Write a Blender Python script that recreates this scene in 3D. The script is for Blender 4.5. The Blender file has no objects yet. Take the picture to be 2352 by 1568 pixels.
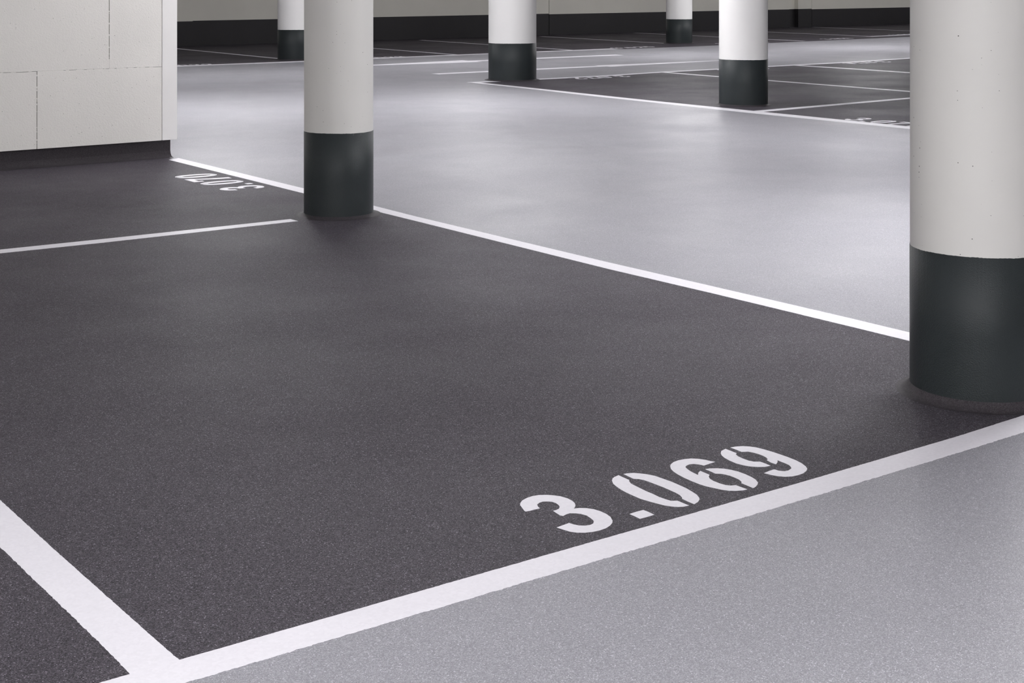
import bpy, bmesh, math, random
from mathutils import Vector
from mathutils.geometry import tessellate_polygon

# ------------------------------------------------------------------ camera, world, lights, exposure
C = bpy.context.scene.collection
SC = bpy.context.scene
F_PX, HORIZON, YAW, CAM_H = 3462.9, -61.35, 0.632868, 1.25
cam_data = bpy.data.cameras.new('camera')
cam_data.sensor_fit = 'HORIZONTAL'
cam_data.sensor_width = 36.0
cam_data.lens = 36.0 * F_PX / 2352.0
cam_data.shift_y = (HORIZON - 784.0) / 2352.0
cam_data.clip_end = 200
cam = bpy.data.objects.new('camera', cam_data)
C.objects.link(cam)
cam.location = (0, 0, CAM_H)
cam.rotation_euler = (math.pi / 2, 0, -YAW)
SC.camera = cam

world = bpy.data.worlds.new('world')
world.use_nodes = True
world.node_tree.nodes['Background'].inputs[0].default_value = (1, 1, 1, 1)
world.node_tree.nodes['Background'].inputs[1].default_value = 0.0
SC.world = world

SC.view_settings.view_transform = 'Standard'
SC.view_settings.look = 'None'
SC.view_settings.gamma = 1
SC.view_settings.use_curve_mapping = False
SC.view_settings.exposure = 0.43
SC.cycles.max_bounces = 7
SC.cycles.diffuse_bounces = 5
SC.cycles.glossy_bounces = 3
SC.cycles.caustics_reflective = False
SC.cycles.caustics_refractive = False

CEIL = 2.45
LAMP_Z = 2.33
# rows of tube luminaires over the three driving aisles, plus added fill lamps: (x, y, runs along x?, watts)
LAMPS = []
# aisle that runs away between the near bays and the island; some lamps added to brighten columns and block wall
LAMPS += [(6.4, 3.8, False, 66.0), (8.5, 7.6, False, 19.0), (4.8, 8.9, False, 14.0), (8.6, 11.5, False, 28.0), (5.9, 12.8, False, 30.0)]
for lx, w in ((0.0, 24), (4.0, 18), (8.0, 18), (11.8, 20), (15.8, 30), (19.8, 36), (23.8, 34), (27.8, 30), (31.8, 30), (35.8, 26)):   # cross aisle at the back
    LAMPS.append((lx, 16.9, True, w))
for k in range(3):                       # foreground aisle
    LAMPS.append((-6.6 + 3.5 * k, -0.5, True, 76.0))
for ly in (3.2, 7.2):                    # unseen fill lamps added left of the frame, over the inner bay ends
    LAMPS.append((-2.4, ly, False, 10.0))
TUBE_L, TUBE_W = 1.5, 0.12
LIGHT_COL = (0.985, 0.98, 1.0)
for i, (lx, ly, along_x, watts) in enumerate(LAMPS):
    d = bpy.data.lights.new('tube_light', 'AREA')
    d.shape = 'RECTANGLE'
    d.size, d.size_y = (TUBE_L, TUBE_W) if along_x else (TUBE_W, TUBE_L)
    d.energy = watts
    d.color = LIGHT_COL
    o = bpy.data.objects.new('tube_light', d)
    C.objects.link(o)
    o.location = (lx, ly, LAMP_Z - 0.035)
    # the batten also throws light on the ceiling on both sides
    for side in (-1, 1):
        u = bpy.data.lights.new('tube_side_light', 'AREA')
        u.shape = 'RECTANGLE'
        u.size, u.size_y = (TUBE_L, 0.05) if along_x else (0.05, TUBE_L)
        u.energy = watts * 0.8
        u.color = LIGHT_COL
        v = bpy.data.objects.new('tube_side_light', u)
        C.objects.link(v)
        if along_x:
            v.location = (lx, ly + side * 0.11, LAMP_Z + 0.0)
            v.rotation_euler = (math.radians(side * 115), 0, 0)
        else:
            v.location = (lx + side * 0.11, ly, LAMP_Z + 0.0)
            v.rotation_euler = (0, math.radians(-side * 115), 0)

# ------------------------------------------------------------------ helpers
rnd = random.Random(7)

def link(name, me, mat, parent=None):
    o = bpy.data.objects.new(name, me)
    C.objects.link(o)
    if mat is not None and not me.materials:
        me.materials.append(mat)
    if parent is not None:
        o.parent = parent
    return o

def mesh(name, verts, faces, mat, parent=None, smooth=False):
    me = bpy.data.meshes.new(name)
    me.from_pydata(verts, [], faces)
    me.update()
    if smooth:
        for p in me.polygons:
            p.use_smooth = True
    return link(name, me, mat, parent)

def prism_data(poly, z0, z1, V, F):
    """flat outline (counter-clockwise) extruded from z0 to z1, top and sides"""
    area = sum(poly[i - 1][0] * poly[i][1] - poly[i][0] * poly[i - 1][1] for i in range(len(poly)))
    if area < 0:
        poly = poly[::-1]
    n = len(poly); b = len(V)
    V += [(x, y, z1) for x, y in poly] + [(x, y, z0) for x, y in poly]
    for t in tessellate_polygon([[Vector((x, y, 0)) for x, y in poly]]):
        a, c, e = t
        p, q, r = poly[a], poly[c], poly[e]
        s = (q[0] - p[0]) * (r[1] - p[1]) - (r[0] - p[0]) * (q[1] - p[1])
        F.append((b + a, b + c, b + e) if s > 0 else (b + a, b + e, b + c))
    for i in range(n):
        j = (i + 1) % n
        F.append((b + n + i, b + n + j, b + j, b + i))

def prism(name, polys, z0, z1, mat, parent=None):
    V, F = [], []
    for p in polys:
        prism_data(list(p), z0, z1, V, F)
    return mesh(name, V, F, mat, parent)

def box(name, x0, x1, y0, y1, z0, z1, mat, parent=None, bevel=0.0):
    bm = bmesh.new()
    bmesh.ops.create_cube(bm, size=1)
    for v in bm.verts:
        v.co = ((x0 + x1) / 2 + v.co.x * (x1 - x0), (y0 + y1) / 2 + v.co.y * (y1 - y0), (z0 + z1) / 2 + v.co.z * (z1 - z0))
    if bevel:
        bmesh.ops.bevel(bm, geom=bm.edges[:] , offset=bevel, segments=1, affect='EDGES')
    me = bpy.data.meshes.new(name)
    bm.to_mesh(me); bm.free()
    return link(name, me, mat, parent)

def lathe(name, prof, mat, parent=None, seg=96, cap_top=False):
    V, F = [], []
    for r, z in prof:
        V += [(r * math.cos(2 * math.pi * k / seg), r * math.sin(2 * math.pi * k / seg), z) for k in range(seg)]
    for i in range(len(prof) - 1):
        for k in range(seg):
            j = (k + 1) % seg
            F.append((i * seg + k, i * seg + j, (i + 1) * seg + j, (i + 1) * seg + k))
    if cap_top:
        F.append(tuple((len(prof) - 1) * seg + k for k in range(seg)))
    return mesh(name, V, F, mat, parent, smooth=True)

def label(o, text, cat=None, group=None, kind=None):
    if text: o['label'] = text
    if cat: o['category'] = cat
    if group: o['group'] = group
    if kind: o['kind'] = kind
    return o

# ------------------------------------------------------------------ materials
def new_mat(name):
    m = bpy.data.materials.new(name)
    m.use_nodes = True
    nt = m.node_tree
    return m, nt, nt.nodes['Principled BSDF']

def srgb(r, g, b):
    f = lambda c: (c / 255 / 12.92) if c / 255 <= 0.04045 else ((c / 255 + 0.055) / 1.055) ** 2.4
    return (f(r), f(g), f(b), 1.0)

def coords(nt):
    g = nt.nodes.new('ShaderNodeNewGeometry')
    return g.outputs['Position']

def noise(nt, vec, scale, detail=2.0, rough=0.5):
    n = nt.nodes.new('ShaderNodeTexNoise')
    n.inputs['Scale'].default_value = scale
    n.inputs['Detail'].default_value = detail
    n.inputs['Roughness'].default_value = rough
    nt.links.new(vec, n.inputs['Vector'])
    return n.outputs['Fac']

def ramp(nt, fac, stops):
    r = nt.nodes.new('ShaderNodeValToRGB')
    el = r.color_ramp.elements
    while len(el) < len(stops):
        el.new(0.5)
    for e, (p, c) in zip(el, stops):
        e.position = p
        e.color = c if len(c) == 4 else (*c, 1)
    nt.links.new(fac, r.inputs['Fac'])
    return r.outputs['Color']

def bump(nt, height, strength, dist, prev=None):
    b = nt.nodes.new('ShaderNodeBump')
    b.inputs['Strength'].default_value = strength
    b.inputs['Distance'].default_value = dist
    nt.links.new(height, b.inputs['Height'])
    if prev is not None:
        nt.links.new(prev, b.inputs['Normal'])
    return b.outputs['Normal']

def mulmix(nt, a, b, fac=1.0, mode='MULTIPLY'):
    m = nt.nodes.new('ShaderNodeMix')
    m.data_type = 'RGBA'
    m.blend_type = mode
    m.inputs[0].default_value = fac
    nt.links.new(a, m.inputs[6]); nt.links.new(b, m.inputs[7])
    return m.outputs[2]

g3 = lambda v: (v, v, v, 1)

def coating_mat(name, base, speck_lo, speck_hi, rough, fine_bump, spec=0.5, speck_scale=210.0, blotch=0.06, painted_glint=None):
    m, nt, p = new_mat(name)
    vec = coords(nt)
    vo = nt.nodes.new('ShaderNodeTexVoronoi')      # a tone per grain; sparkle off the grains is painted into the colour
    vo.inputs['Scale'].default_value = speck_scale
    nt.links.new(vec, vo.inputs['Vector'])
    sepc = nt.nodes.new('ShaderNodeSeparateColor')
    nt.links.new(vo.outputs['Color'], sepc.inputs[0])
    t = lambda k: tuple(base[i] * k for i in range(3))
    mid = 0.5 + 0.5 * speck_lo
    col = ramp(nt, sepc.outputs[0], [(0.0, t(speck_lo)), (0.28, t(mid)), (0.62, t(1.0)), (0.90, t(0.45 + 0.55 * speck_hi)), (0.975, t(speck_hi)), (0.985, t(painted_glint or speck_hi))])
    big = noise(nt, vec, 0.9, 3.0, 0.55)
    bl = ramp(nt, big, [(0.3, g3(1 - blotch)), (0.7, g3(1 + 0 * blotch))])
    col = mulmix(nt, col, bl)
    nt.links.new(col, p.inputs['Base Color'])
    rv = ramp(nt, noise(nt, vec, 1.3, 3.0, 0.6), [(0.35, g3(rough - 0.05)), (0.65, g3(rough + 0.06))])
    nt.links.new(rv, p.inputs['Roughness'])
    p.inputs['Specular IOR Level'].default_value = spec
    n1 = bump(nt, noise(nt, vec, 0.8, 1.0, 0.4), 1.0, 0.0015)
    n2 = bump(nt, noise(nt, vec, speck_scale * 1.1, 2.0, 0.6), 1.0, fine_bump, n1)
    nt.links.new(n2, p.inputs['Normal'])
    return m

M = {}
M['aisle'] = coating_mat('light_grey_floor_coating', (0.342, 0.339, 0.368), 0.72, 1.42, 0.40, 0.0004, spec=0.11, speck_scale=520, painted_glint=1.9, blotch=0.05)
M['bay'] = coating_mat('dark_grey_floor_coating', (0.087, 0.0795, 0.0925), 0.30, 2.0, 0.44, 0.0016, spec=0.035, speck_scale=470, painted_glint=3.7, blotch=0.08)
M['paint'] = coating_mat('white_marking_paint', (0.90, 0.88, 0.93), 0.97, 1.02, 0.48, 0.00025, spec=0.25, speck_scale=160, blotch=0.03)
M['cove'] = coating_mat('smooth_dark_cove_coating', (0.058, 0.052, 0.058), 0.6, 1.4, 0.45, 0.0012, spec=0.06, speck_scale=500)

def wall_mat(name, col, rough, b_scale, b_dist, holes=0.0, big=0.04, spec=0.35):
    m, nt, p = new_mat(name)
    vec = coords(nt)
    base = ramp(nt, noise(nt, vec, 2.2, 3.0, 0.55), [(0.3, tuple(c * (1 - big) for c in col[:3])), (0.7, col[:3])])
    h = noise(nt, vec, b_scale, 3.0, 0.55)
    if holes:
        v = nt.nodes.new('ShaderNodeTexVoronoi')
        v.inputs['Scale'].default_value = 58.0
        nt.links.new(vec, v.inputs['Vector'])
        # pinholes only in a few of the cells
        sep = nt.nodes.new('ShaderNodeSeparateColor')
        nt.links.new(v.outputs['Color'], sep.inputs[0])
        size = nt.nodes.new('ShaderNodeMath'); size.operation = 'MULTIPLY'
        pw = nt.nodes.new('ShaderNodeMath'); pw.operation = 'POWER'; pw.inputs[1].default_value = 3.0
        nt.links.new(sep.outputs[0], pw.inputs[0])
        nt.links.new(pw.outputs[0], size.inputs[0]); size.inputs[1].default_value = holes
        less = nt.nodes.new('ShaderNodeMath'); less.operation = 'LESS_THAN'
        nt.links.new(v.outputs['Distance'], less.inputs[0]); nt.links.new(size.outputs[0], less.inputs[1])
        dk = ramp(nt, less.outputs[0], [(0.0, g3(1)), (1.0, g3(0.12))])
        base = mulmix(nt, base, dk)
    nt.links.new(base, p.inputs['Base Color'])
    p.inputs['Roughness'].default_value = rough
    p.inputs['Specular IOR Level'].default_value = spec
    nt.links.new(bump(nt, h, 1.0, b_dist), p.inputs['Normal'])
    return m

M['block'] = wall_mat('painted_block', (0.86, 0.84, 0.805), 0.62, 120.0, 0.0016, holes=0.12)
M['trim'] = wall_mat('painted_smooth_trim', (0.93, 0.915, 0.905), 0.55, 30.0, 0.0003)
M['wall'] = wall_mat('painted_wall', (0.80, 0.78, 0.71), 0.6, 30.0, 0.0006)
M['joint'] = wall_mat('dark_joint_backing', (0.10, 0.095, 0.09), 0.8, 60.0, 0.0005)  # dark mortar colour of the backing behind the joints
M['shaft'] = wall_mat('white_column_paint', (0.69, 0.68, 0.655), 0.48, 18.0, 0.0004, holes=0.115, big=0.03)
M['shaft_far_lit'] = wall_mat('white_column_paint_far_lit', (0.90, 0.89, 0.88), 0.48, 18.0, 0.0004, big=0.02)  # same column paint, lightened to put the far columns' stronger light into the colour
M['band'] = wall_mat('anthracite_band_paint', (0.030, 0.036, 0.038), 0.36, 300.0, 0.0013, big=0.15, spec=0.22)
M['band_wall'] = wall_mat('anthracite_wall_band', (0.022, 0.020, 0.023), 0.5, 60.0, 0.001, big=0.15, spec=0.4)
M['ceiling'] = wall_mat('ceiling_concrete', (0.74, 0.73, 0.71), 0.8, 12.0, 0.001)
M['lamp'] = wall_mat('lamp_housing', (0.7, 0.7, 0.7), 0.4, 10.0, 0.0001)

# ------------------------------------------------------------------ room shell
X0, X1, Y0, Y1 = -8.0, 44.0, -7.0, 24.35
floor = mesh('floor', [(X0, Y0, 0), (X1, Y0, 0), (X1, Y1 + .2, 0), (X0, Y1 + .2, 0)], [(0, 1, 2, 3)], M['aisle'])
label(floor, 'glossy light grey coated garage floor with dark parking bays and white lines', kind='structure')
ceiling = box('ceiling', X0, X1, Y0, Y1 + .2, CEIL, CEIL + 0.2, M['ceiling'])
label(ceiling, 'painted concrete garage ceiling above the frame', kind='structure')
for nm, a in (('wall_near', (X0, X1, Y0 - .2, Y0)), ('wall_side', (X0 - .2, X0, Y0, Y1 + .2)), ('wall_right', (X1, X1 + .2, Y0, Y1 + .2))):
    w = box(nm, *a, 0, CEIL, M['wall'])
    label(w, {'wall_near': 'painted garage wall behind the camera', 'wall_side': 'painted garage end wall left of the frame', 'wall_right': 'painted garage end wall far right of the frame'}[nm], kind='structure')

# far wall: painted panels over an anthracite plinth band
wall_far = box('wall_far', X0, X1, Y1, Y1 + 0.2, 0, CEIL, M['joint'])
label(wall_far, 'long beige far wall with dark plinth band, behind the back row', kind='structure')
YF = 24.2
cuts = [(X0, 10.915, 24.17, 0.425), (10.925, 18.675, 24.2, 0.432), (18.69, 25.67, 24.2, 0.420), (25.96, 26.41, 24.2, 0.424), (26.42, 34.0, 24.2, 0.412), (34.01, X1, 24.2, 0.42)]
for x0, x1, yf, zb in cuts:
    box('wall_panel', x0, x1, yf, Y1, zb, CEIL, M['wall'], wall_far)
    b = box('plinth_band', x0, x1, yf - 0.002, Y1, 0, zb, M['band_wall'], wall_far)
    label(b, 'anthracite painted plinth band')
# upright slot between two panels, set back
box('wall_slot', 25.67, 25.96, 24.31, Y1, 0.42, CEIL, M['wall'], wall_far)
b = box('plinth_band', 25.67, 25.96, 24.308, Y1, 0, 0.42, M['band_wall'], wall_far)

# left wall: large painted blocks over a recessed dark plinth
WY, WX = 9.63, 4.235
wall_left = box('wall_left', X0, 4.12, WY + 0.010, WY + 0.29, 0.119, CEIL, M['joint'])
label(wall_left, 'off-white block wall end over a recessed dark plinth, at left', kind='structure')
pl = box('plinth', X0, 4.197, WY + 0.026, WY + 0.27, 0, 0.121, M['cove'], wall_left)
label(pl, 'dark coated recessed plinth')
# cove where plinth meets floor
V, F = [], []
prof = [(WY - 0.035, 0.0008), (WY - 0.01, 0.004), (WY + 0.008, 0.012), (WY + 0.019, 0.024), (WY + 0.0255, 0.045)]
xs = [X0 + (4.197 - X0) * i / 60 for i in range(61)]
for x in xs:
    V += [(x, y + 0.0015 * math.sin(x * 9), z) for y, z in prof]
for i in range(60):
    for k in range(4):
        F.append((i * 5 + k, (i + 1) * 5 + k, (i + 1) * 5 + k + 1, i * 5 + k + 1))
cv = mesh('base_cove', V, F, M['cove'], wall_left, smooth=True)
label(cv, 'dark coved skirting')
course = 0.499
BL = 0.97
row = 0
z = 0.119
while z < CEIL - 0.02:
    z1 = min(z + course, CEIL)
    xj = 3.273 if row % 2 == 0 else 3.756
    ends = [4.125, xj]
    while ends[-1] > -3.5:
        ends.append(ends[-1] - BL)
    ends.append(X0)
    for b0, a0 in zip(ends[:-1], ends[1:]):
        gx, gz = 0.0022, 0.0011
        box('wall_block', a0 + (gx if a0 != X0 else 0), b0 - (gx if b0 != 4.125 else 0.0012), WY, WY + 0.30, z + (gz if row else 0), z1 - gz, M['block'], wall_left, bevel=0.0012)
    z = z1; row += 1
# paint and filler that close the joints in places
V, F = [], []
def fill(x0, x1, z0, z1, d):
    b = len(V)
    V.extend([(x0, WY + d, z0), (x1, WY + d, z0), (x1, WY + d, z1), (x0, WY + d, z1)]); F.append((b, b + 1, b + 2, b + 3))
x = 0.0
while x < 4.12:
    L = rnd.uniform(0.004, 0.022)
    if rnd.random() < (0.25 if x < 3.27 else 0.93 if x < 3.42 else 0.55):
        fill(x, min(x + L, 4.125), 0.613, 0.623, 0.0012)
    x += L
for xj, za, zb_, pr in ((3.273, 0.125, 0.617, 0.14), (3.756, 0.62, 1.116, 0.14)):
    z = za
    while z < zb_:
        L = rnd.uniform(0.003, 0.012)
        if rnd.random() < (0.9 if 0.618 < z < 0.672 else pr):
            fill(xj - 0.004, xj + 0.004, z, z + L, 0.0012)
        z += L
mesh('joint_filler', V, F, M['block'], wall_left)
t = box('edge_trim', 4.1275, WX, WY - 0.001, WY + 0.301, 0.119, CEIL, M['trim'], wall_left, bevel=0.002)
label(t, 'smooth white end trim')

# ------------------------------------------------------------------ dark bay coatings (parts of the floor)
ZC, ZP = 0.0002, 0.0005
def bay(poly, text):
    o = prism('bay_coating', [poly], 0.0, ZC, M['bay'], floor)
    label(o, text)
bay([(1.09, 2.53), (4.165, 2.53), (4.165, 6.81), (1.09, 6.81)], 'dark grey bay surface marked 3.069')
bay([(X0, 6.81), (4.165, 6.81), (4.165, WY + .05), (X0, WY + .05)], 'dark grey bay surface marked 3.070 beside the block wall')
bay([(X0, 2.53), (1.09, 2.53), (1.09, 6.81), (X0, 6.81)], 'dark grey bay surface at lower left corner')
# the island
ix = [9.78, 12.82, 15.24, 17.8, 20.3, 22.8]
def bk(x): return 14.17 if x < 11.5 else min(14.17 + (x - 11.5) * 0.075, 14.27) if x < 13.5 else 14.27 + (x - 13.5) * 0.04
def dv(x): return 9.66 + (x - 9.78) * 0.062
for a, b in zip(ix[:-1], ix[1:]):
    pts = [(a, dv(a)), (b, dv(b)), (b, bk(b))] + ([(13.5, bk(13.5))] if a < 13.5 < b else []) + ([(11.5, bk(11.5))] if a < 11.5 < b else []) + [(a, bk(a))]
    bay(pts, 'dark grey bay surface on the island facing the back aisle')
bay([(9.80, 3.0), (22.8, 3.0), (22.8, dv(22.8)), (9.78, dv(9.78))], 'dark grey bay surface nearest on the island, marked 3.071')
# the back row
fx = [X0, 10.31, 13.0, 15.30, 18.1, 20.8, 23.35, 26.35, 29.0, 31.6]
def fr(x): return 19.05 if x < 16.2 else 18.96 + max(0, x - 18.0) * 0.058
for a, b in zip(fx[:-1], fx[1:]):
    pts = [(a, fr(a))]
    if a < 16.2 < b: pts += [(16.199, 19.05), (16.201, 18.96)]
    if a < 18.0 < b: pts += [(18.0, fr(18.0))]
    pts += [(b, fr(b)), (b, 24.22), (a, 24.22)]
    bay(pts, 'dark grey bay surface in the back row by the far wall')

# ------------------------------------------------------------------ white painted lines (parts of the floor)
def jitter_edge(p, q, step, amp):
    L = math.hypot(q[0] - p[0], q[1] - p[1]); n = max(1, int(L / step))
    nx, ny = -(q[1] - p[1]) / L, (q[0] - p[0]) / L
    out = []; prev = 0.0
    for i in range(n):
        s = i / n
        prev = 0.35 * prev + rnd.gauss(0, amp) if i else 0.0
        out.append((p[0] + (q[0] - p[0]) * s + nx * prev, p[1] + (q[1] - p[1]) * s + ny * prev))
    return out
def line(text, side_a, side_b, amp_a=0.0, amp_b=0.0, step=0.005, parent=None, name='painted_line', z=ZP):
    """side_a and side_b: polylines running the same way along the two edges"""
    poly = []
    for side, amp in ((side_a, amp_a), (side_b[::-1], amp_b)):
        for p, q in zip(side[:-1], side[1:]):
            poly += jitter_edge(p, q, step, amp) if amp else [p]
        poly.append(side[-1])
    clean = [poly[0]]
    for p in poly[1:]:
        if math.hypot(p[0] - clean[-1][0], p[1] - clean[-1][1]) > 1e-5: clean.append(p)
    o = prism(name, [clean], 0.0, z, M['paint'], parent or floor)
    label(o, text)
    return o
line('long white line across the foreground, in front of 3.069',
     [(X0, 2.576), (1.135, 2.572), (2.03, 2.569), (2.78, 2.566), (3.38, 2.571), (3.69, 2.583), (4.22, 2.585)],
     [(X0, 2.483), (1.107, 2.483), (2.68, 2.479), (3.27, 2.482), (3.555, 2.488), (4.22, 2.49)], 0.0003, 0.0008)
line('white line with wide near end at lower left corner',
     [(1.044, 6.8), (1.044, 3.31), (1.044, 2.70), (1.041, 2.56)],
     [(1.136, 6.8), (1.137, 3.6), (1.134, 3.236), (1.134, 2.697), (1.135, 2.56)], 0.0006, 0.0003, z=ZP + .00002)
line('white line between bays 3.069 and 3.070, ending at the column',
     [(-5.0, 6.885), (2.167, 6.871), (2.651, 6.859), (3.627, 6.851)], [(-5.0, 6.79), (2.138, 6.779), (2.615, 6.765), (3.63, 6.773)], 0.0002, 0.0007)
line('white line along the central aisle beside bays 3.069 and 3.070',
     [(4.215, 9.56), (4.208, 7.795), (4.197, 6.99), (4.187, 6.56), (4.194, 5.0), (4.209, 4.375), (4.221, 3.69), (4.221, 2.48)],
     [(4.122, 9.51), (4.112, 7.617), (4.109, 6.85), (4.109, 6.446), (4.099, 4.89), (4.115, 4.277), (4.122, 3.60), (4.123, 2.48)], 0.0005, 0.0003, z=ZP + .00004)
line('white line along the island front edge',
     [(9.915, 14.25), (9.905, 13.0), (9.884, 12.2), (9.865, 11.235), (9.872, 9.85), (9.894, 8.0), (9.90, 3.0)],
     [(9.805, 14.25), (9.785, 12.84), (9.745, 12.03), (9.729, 11.08), (9.70, 9.727), (9.738, 7.88), (9.75, 3.0)])
line('white line crossing the island above number 3.071',
     [(9.78, 9.745), (12.195, 9.867), (15.5, 10.02)], [(9.78, 9.62), (12.068, 9.765), (15.5, 9.92)], z=ZP + .00002)
line('white line along the back edge of the island',
     [(9.83, 14.25), (11.3, 14.215), (11.92, 14.222), (12.87, 14.32), (14.79, 14.342), (16.587, 14.373), (17.95, 14.5), (24.0, 14.7)],
     [(9.83, 14.13), (11.2, 14.09), (11.82, 14.095), (12.76, 14.20), (14.65, 14.21), (16.4, 14.215), (17.76, 14.37), (24.0, 14.56)], z=ZP + .00003)
line('white bay divider on the island, beside the right middle column', [(12.858, 14.25), (12.86, 13.3), (12.87, 11.18), (12.89, 9.85)], [(12.76, 14.25), (12.755, 13.2), (12.775, 11.1), (12.775, 9.85)])
line('white bay divider on the island, farther of two', [(15.27, 14.28), (15.335, 13.33), (15.34, 10.0)], [(15.16, 14.28), (15.18, 13.18), (15.20, 10.0)])
line('white line along the back row, left stretch',
     [(2.0, 19.13), (8.5, 19.12), (10.3, 19.11), (12.1, 19.17), (13.65, 19.2), (16.16, 19.235)],
     [(2.0, 18.94), (8.5, 18.93), (10.2, 18.89), (11.93, 18.99), (13.5, 19.04), (16.16, 19.05)])
line('short faint white line before the far right column', [(18.6, 19.24), (19.9, 19.32)], [(18.6, 19.16), (19.9, 19.23)])
line('white line along the back row, right stretch', [(23.3, 19.93), (24.7, 20.02), (31.0, 20.3)], [(23.3, 19.78), (24.7, 19.86), (31.0, 20.1)])
for x, y0, y1, t in ((10.315, 19.75, 23.55, 'white bay divider in the back row, ending at the far left column'), (13.0, 19.15, 23.6, 'white bay divider in the back row, second from left'),
                     (15.30, 19.15, 23.75, 'white bay divider in the back row, third from left'), (18.12, 20.1, 23.75, 'white bay divider in the back row, ending at the far right column'),
                     (20.8, 19.25, 24.0, 'white bay divider in the back row, behind the right middle column'), (23.38, 19.9, 24.0, 'white bay divider in the back row, second from right'),
                     (26.35, 20.0, 24.1, 'white bay divider in the back row, farthest right')):
    line(t, [(x - 0.045, y0), (x - 0.045, y1)], [(x + 0.045, y0), (x + 0.045, y1)], z=ZP + .00002)

# two straight lane arrows on the back aisle
def arrow(text, xt, xb, xe, y, hw, sw):
    poly = [(xt, y), (xb, y - hw), (xb, y - sw), (xe, y - sw), (xe, y + sw), (xb, y + sw), (xb, y + hw)]
    label(prism('lane_arrow', [poly], 0.0, ZP, M['paint'], floor), text)
arrow('long white lane arrow on the back aisle pointing left', 9.9, 12.25, 15.0, 17.66, 0.25, 0.10)
arrow('long white lane arrow on the back aisle pointing right', 15.6, 13.0, 10.3, 15.66, 0.17, 0.085)

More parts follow.
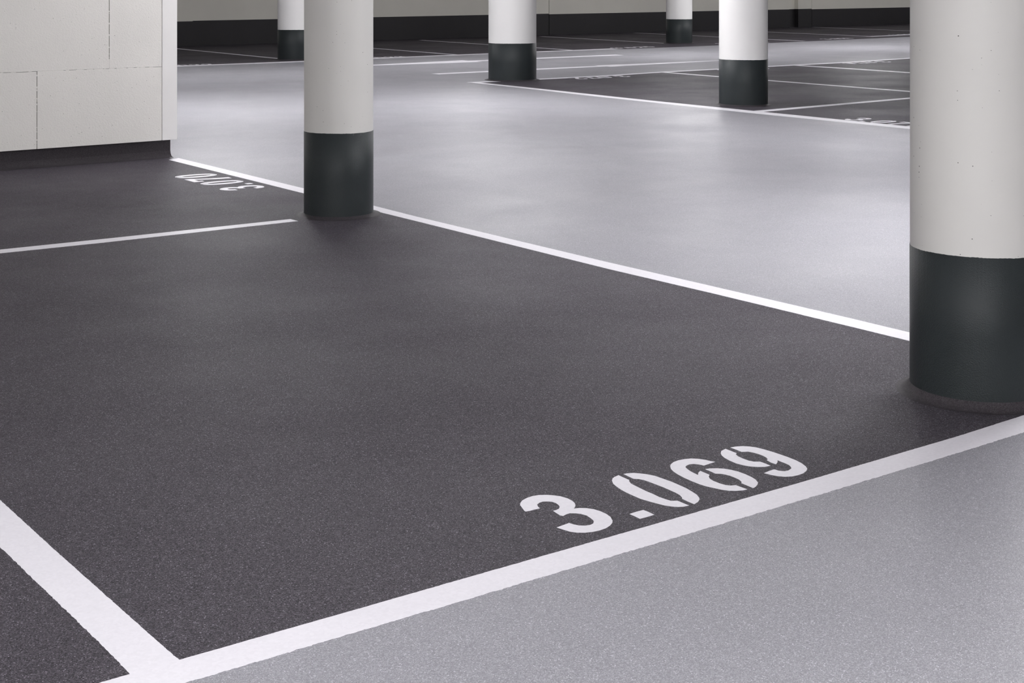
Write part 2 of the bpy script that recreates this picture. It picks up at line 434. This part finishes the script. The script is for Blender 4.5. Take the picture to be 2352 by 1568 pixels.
# ------------------------------------------------------------------ stencilled bay numbers (parts of the floor), glyph outlines in millimetres
GLYPH = {
'3': [[(19, 241), (28, 252), (42, 263), (61, 270), (79, 272), (95, 269), (111, 259), (123, 246), (132, 231), (137, 210), (135, 189), (130, 174), (123, 163), (114, 154), (106, 148), (119, 143), (132, 132), (141, 117), (145, 98), (145, 76), (140, 55), (129, 35), (120, 25), (105, 15), (87, 8), (67, 6), (49, 8), (31, 15), (17, 26), (8, 40), (4, 57), (0, 77), (40, 82), (42, 70), (48, 57), (58, 48), (70, 44), (82, 47), (91, 56), (95, 63), (99, 78), (102, 95), (98, 111), (91, 121), (79, 130), (68, 129), (56, 125), (53, 133), (55, 146), (58, 165), (68, 165), (78, 168), (87, 177), (92, 187), (95, 202), (93, 214), (86, 222), (76, 228), (66, 227), (54, 221), (47, 209), (43, 196), (30, 197), (17, 197), (4, 199), (4, 204)]],
'0': [[(28, 244), (39, 255), (50, 261), (67, 265), (66, 244), (65, 222), (59, 215), (52, 201), (50, 184), (48, 162), (46, 138), (46, 112), (44, 88), (46, 68), (49, 52), (62, 44), (62, 23), (62, 4), (46, 6), (35, 12), (25, 23), (16, 38), (11, 56), (5, 79), (0, 105), (0, 134), (1, 158), (4, 181), (9, 203), (16, 225)], [(83, 265), (96, 262), (109, 256), (120, 242), (130, 226), (137, 207), (139, 181), (141, 153), (140, 124), (138, 96), (133, 69), (127, 46), (117, 27), (109, 18), (95, 9), (78, 3), (78, 25), (80, 47), (86, 54), (93, 69), (96, 88), (97, 108), (98, 135), (97, 160), (96, 185), (94, 202), (89, 214), (80, 223), (81, 240)]],
'.': [[(1, 44), (23, 46), (44, 45), (45, 27), (44, 7), (20, 6), (0, 7), (1, 27)]],
'6': [[(35, 242), (46, 251), (62, 259), (81, 262), (100, 260), (118, 253), (131, 240), (140, 223), (143, 210), (149, 197), (130, 196), (106, 193), (102, 206), (94, 218), (83, 222), (71, 220), (60, 213), (54, 200), (48, 181), (45, 161), (44, 149), (56, 161), (70, 169), (69, 150), (68, 133), (57, 125), (48, 111), (44, 94), (44, 72), (47, 56), (54, 45), (67, 40), (67, 22), (68, 2), (55, 3), (38, 11), (25, 22), (16, 37), (10, 55), (3, 76), (0, 98), (0, 126), (2, 154), (6, 181), (12, 204), (21, 224)], [(89, 171), (102, 168), (118, 158), (130, 145), (138, 128), (143, 108), (143, 83), (140, 58), (135, 40), (124, 21), (113, 12), (99, 4), (86, 0), (87, 21), (88, 42), (96, 50), (102, 64), (104, 81), (104, 99), (100, 114), (95, 124), (86, 131), (88, 150)]],
'9': [[(26, 240), (40, 252), (61, 258), (60, 237), (59, 215), (50, 209), (44, 195), (41, 175), (41, 153), (46, 140), (59, 130), (59, 112), (57, 92), (39, 95), (24, 105), (12, 118), (4, 135), (0, 157), (2, 182), (7, 206), (15, 225)], [(79, 258), (95, 256), (113, 248), (126, 234), (135, 217), (139, 195), (142, 170), (143, 142), (143, 114), (141, 84), (135, 58), (125, 35), (115, 21), (101, 11), (81, 3), (61, 1), (42, 3), (25, 12), (14, 25), (7, 42), (3, 62), (26, 66), (44, 67), (46, 53), (54, 42), (67, 40), (84, 46), (92, 55), (99, 68), (101, 83), (103, 112), (93, 102), (77, 92), (76, 108), (81, 128), (88, 132), (95, 142), (99, 157), (100, 174), (98, 191), (92, 207), (77, 215), (79, 237)]],
'7': [[(0, 262), (143, 262), (143, 226), (118, 178), (98, 118), (86, 50), (82, 0), (36, 0), (40, 55), (54, 118), (74, 172), (98, 220), (30, 220), (30, 196), (0, 196)]],
'1': [[(50, 0), (96, 0), (96, 262), (62, 262), (52, 240), (12, 224), (12, 186), (50, 196)]],
'2': [[(0, 184), (8, 222), (30, 250), (66, 263), (66, 222), (52, 212), (45, 184)], [(74, 263), (112, 252), (136, 226), (142, 188), (134, 152), (108, 108), (62, 44), (142, 44), (142, 0), (0, 0), (4, 34), (40, 92), (80, 142), (96, 172), (97, 196), (90, 214), (74, 222)]],
'4': [[(82, 262), (128, 262), (128, 92), (145, 92), (145, 50), (128, 50), (128, 0), (84, 0), (84, 50), (0, 50), (0, 92)], ],
'5': [[(20, 262), (132, 262), (132, 220), (58, 220), (54, 170), (74, 178), (100, 174), (126, 154), (141, 118), (141, 72), (128, 32), (100, 6), (74, 0), (74, 42), (90, 54), (97, 92), (90, 126), (70, 138), (48, 130), (42, 118), (6, 122)], [(0, 72), (6, 34), (28, 8), (66, 0), (66, 42), (50, 52), (44, 76)]],
'8': [[(66, 0), (30, 8), (6, 34), (0, 74), (8, 110), (30, 136), (14, 160), (8, 192), (14, 228), (34, 254), (66, 263), (66, 222), (54, 214), (50, 192), (54, 164), (66, 154), (66, 116), (48, 104), (43, 74), (50, 50), (66, 42)],
      [(76, 0), (112, 8), (136, 34), (142, 74), (134, 110), (112, 136), (128, 160), (134, 192), (128, 228), (108, 254), (76, 263), (76, 222), (88, 214), (92, 192), (88, 164), (76, 154), (76, 116), (94, 104), (99, 74), (92, 50), (76, 42)]],
}
ADV = {'3': 187, '.': 88}
def bay_number(text, x, y, rot, lab, sx=1.0):
    e = bpy.data.objects.new('bay_number', None)
    C.objects.link(e); e.parent = floor
    e.location = (x, y, 0); e.rotation_euler = (0, 0, rot); e.empty_display_size = 0.1
    e['label'] = lab
    pen = 0.0
    for ch in text:
        polys = [[((pen + a) / 1000 * sx, b / 1000) for a, b in p] for p in GLYPH[ch]]
        prism('digit' if ch != '.' else 'dot', polys, 0.0, ZP + .00003, M['paint'], e)
        pen += ADV.get(ch, 184)
    return e
HP = math.pi / 2
bay_number('3.069', 2.093, 2.606, 0, 'large white stencilled number 3.069 in the foreground')
bay_number('3.070', 4.066, 7.943, HP, 'white stencilled number 3.070 seen upside down near the block wall')
bay_number('3.071', 9.905, 8.74, -HP, 'white stencilled number 3.07 cut off by the right-hand column')
bay_number('3.072', 11.985, 14.125, math.pi, 'upside-down white number on the island right of the thick column', 1.03)
bay_number('3.073', 14.45, 14.20, math.pi, 'white number on the island mostly hidden by the right middle column')
bay_number('3.074', 16.92, 14.235, math.pi, 'upside-down white number on the island, farthest right', 1.05)
bay_number('3.022', 8.16, 19.02, 0, 'white number in the back row at the block wall edge')
bay_number('3.023', 11.30, 19.07, 0, 'white number in the back row right of the near column')
bay_number('3.024', 13.75, 19.14, 0, 'white number in the back row cut off by the thick column')
bay_number('3.025', 16.25, 19.17, 0, 'white number in the back row left of the far right column', 1.1)
bay_number('3.026', 18.80, 19.30, 0, 'white number in the back row hidden by the right middle column')
bay_number('3.027', 21.66, 19.42, 0, 'white number in the back row, second from right')
bay_number('3.028', 24.3, 19.98, 0, 'white number in the back row, farthest right')

# ------------------------------------------------------------------ round columns
def column(x, y, r, lab, smat, zb=0.436, cove=0.045, seg=96, ch=0.013):
    e = bpy.data.objects.new('round_column', None)
    C.objects.link(e); e.location = (x, y, 0); e.empty_display_size = 0.2
    label(e, lab, 'column', 'round concrete columns with dark base bands', 'thing')
    lathe('shaft', [(r, zb - 0.02), (r, CEIL)], smat, e, seg)
    # band with a hand-painted, slightly wavy upper edge
    V, F = [], []
    rr = r + 0.0012
    ph = [rnd.random() * 6.28 for _ in range(6)]
    S = 240
    for k in range(S):
        a = 2 * math.pi * k / S
        w = 0.0008 * math.sin(3 * a + ph[0]) + 0.00025 * math.sin(17 * a + ph[1]) + rnd.gauss(0, 0.00035)
        for rad, zz in ((rr, 0.006), (rr, 0.2), (rr, zb - 0.0008 + w), (r - 0.001, zb + w)):
            V.append((rad * math.cos(a), rad * math.sin(a), zz))
    for k in range(S):
        j = (k + 1) % S
        for i in range(3):
            F.append((k * 4 + i, j * 4 + i, j * 4 + i + 1, k * 4 + i + 1))
    b = mesh('base_band', V, F, M['band'], e, smooth=True)
    label(b, 'anthracite painted base band')
    cprof = [(rr + cove * s, 0.0004 + ch * (1 - s) ** 2.6) for s in (1.0, 0.8, 0.6, 0.45, 0.3, 0.18, 0.08, 0.0)]
    c = lathe('base_cove', cprof, M['cove'], e, seg)
    label(c, 'dark coved skirting ring')
    return e
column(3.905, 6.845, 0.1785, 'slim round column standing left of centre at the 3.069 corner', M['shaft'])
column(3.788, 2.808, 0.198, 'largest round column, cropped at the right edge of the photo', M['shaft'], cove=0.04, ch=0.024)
column(10.479, 14.278, 0.281, 'thick round column on the far corner of the island', M['shaft_far_lit'])
column(10.270, 10.275, 0.230, 'round column on the island front edge, right of the thick one', M['shaft_far_lit'])
column(18.312, 19.923, 0.233, 'small distant round column in the back row, right of centre', M['shaft_far_lit'])
column(10.387, 19.525, 0.2275, 'distant round column in the back row, partly behind the slim near column', M['shaft_far_lit'])

# ------------------------------------------------------------------ tube luminaires on the ceiling (above the frame, some added as fill)
proto, seen = None, {}
for i, (lx, ly, along_x, watts) in enumerate(LAMPS):
    row = 'added as fill over the bays at left' if lx < -2 and not along_x else 'over the central aisle' if not along_x else ('over the back aisle' if ly > 5 else 'over the foreground aisle')
    if proto is None:
        bm = bmesh.new()
        prof = [(-0.075, 0.0), (-0.06, 0.06), (0.06, 0.06), (0.075, 0.0), (0.065, 0.0), (0.052, 0.05), (-0.052, 0.05), (-0.065, 0.0)]
        a = [bm.verts.new((-0.79, u, w)) for u, w in prof]; b = [bm.verts.new((0.79, u, w)) for u, w in prof]
        for k in range(8):
            bm.faces.new((a[k], a[(k + 1) % 8], b[(k + 1) % 8], b[k]))
        bm.faces.new(a); bm.faces.new(b[::-1])
        for sx in (-0.5, 0.5):
            r = bmesh.ops.create_cube(bm, size=1)
            for v in r['verts']:
                v.co = (sx + v.co.x * 0.04, v.co.y * 0.04, 0.09 + v.co.z * 0.0602)
        me = bpy.data.meshes.new('ceiling_lamp'); bm.to_mesh(me); bm.free()
        proto = me
    o = link('ceiling_lamp', proto, M['lamp'])
    o.location = (lx, ly, LAMP_Z); o.rotation_euler = (0, 0, 0 if along_x else HP)
    seen[row] = seen.get(row, 0) + 1
    nth = ('first', 'second', 'third', 'fourth', 'fifth', 'sixth', 'seventh', 'eighth', 'ninth', 'tenth')[seen[row] - 1]
    label(o, '%s white tube ceiling lamp from the %s %s' % (nth, 'left' if along_x else 'camera end', row), 'lamp', 'tube lamps ' + row)
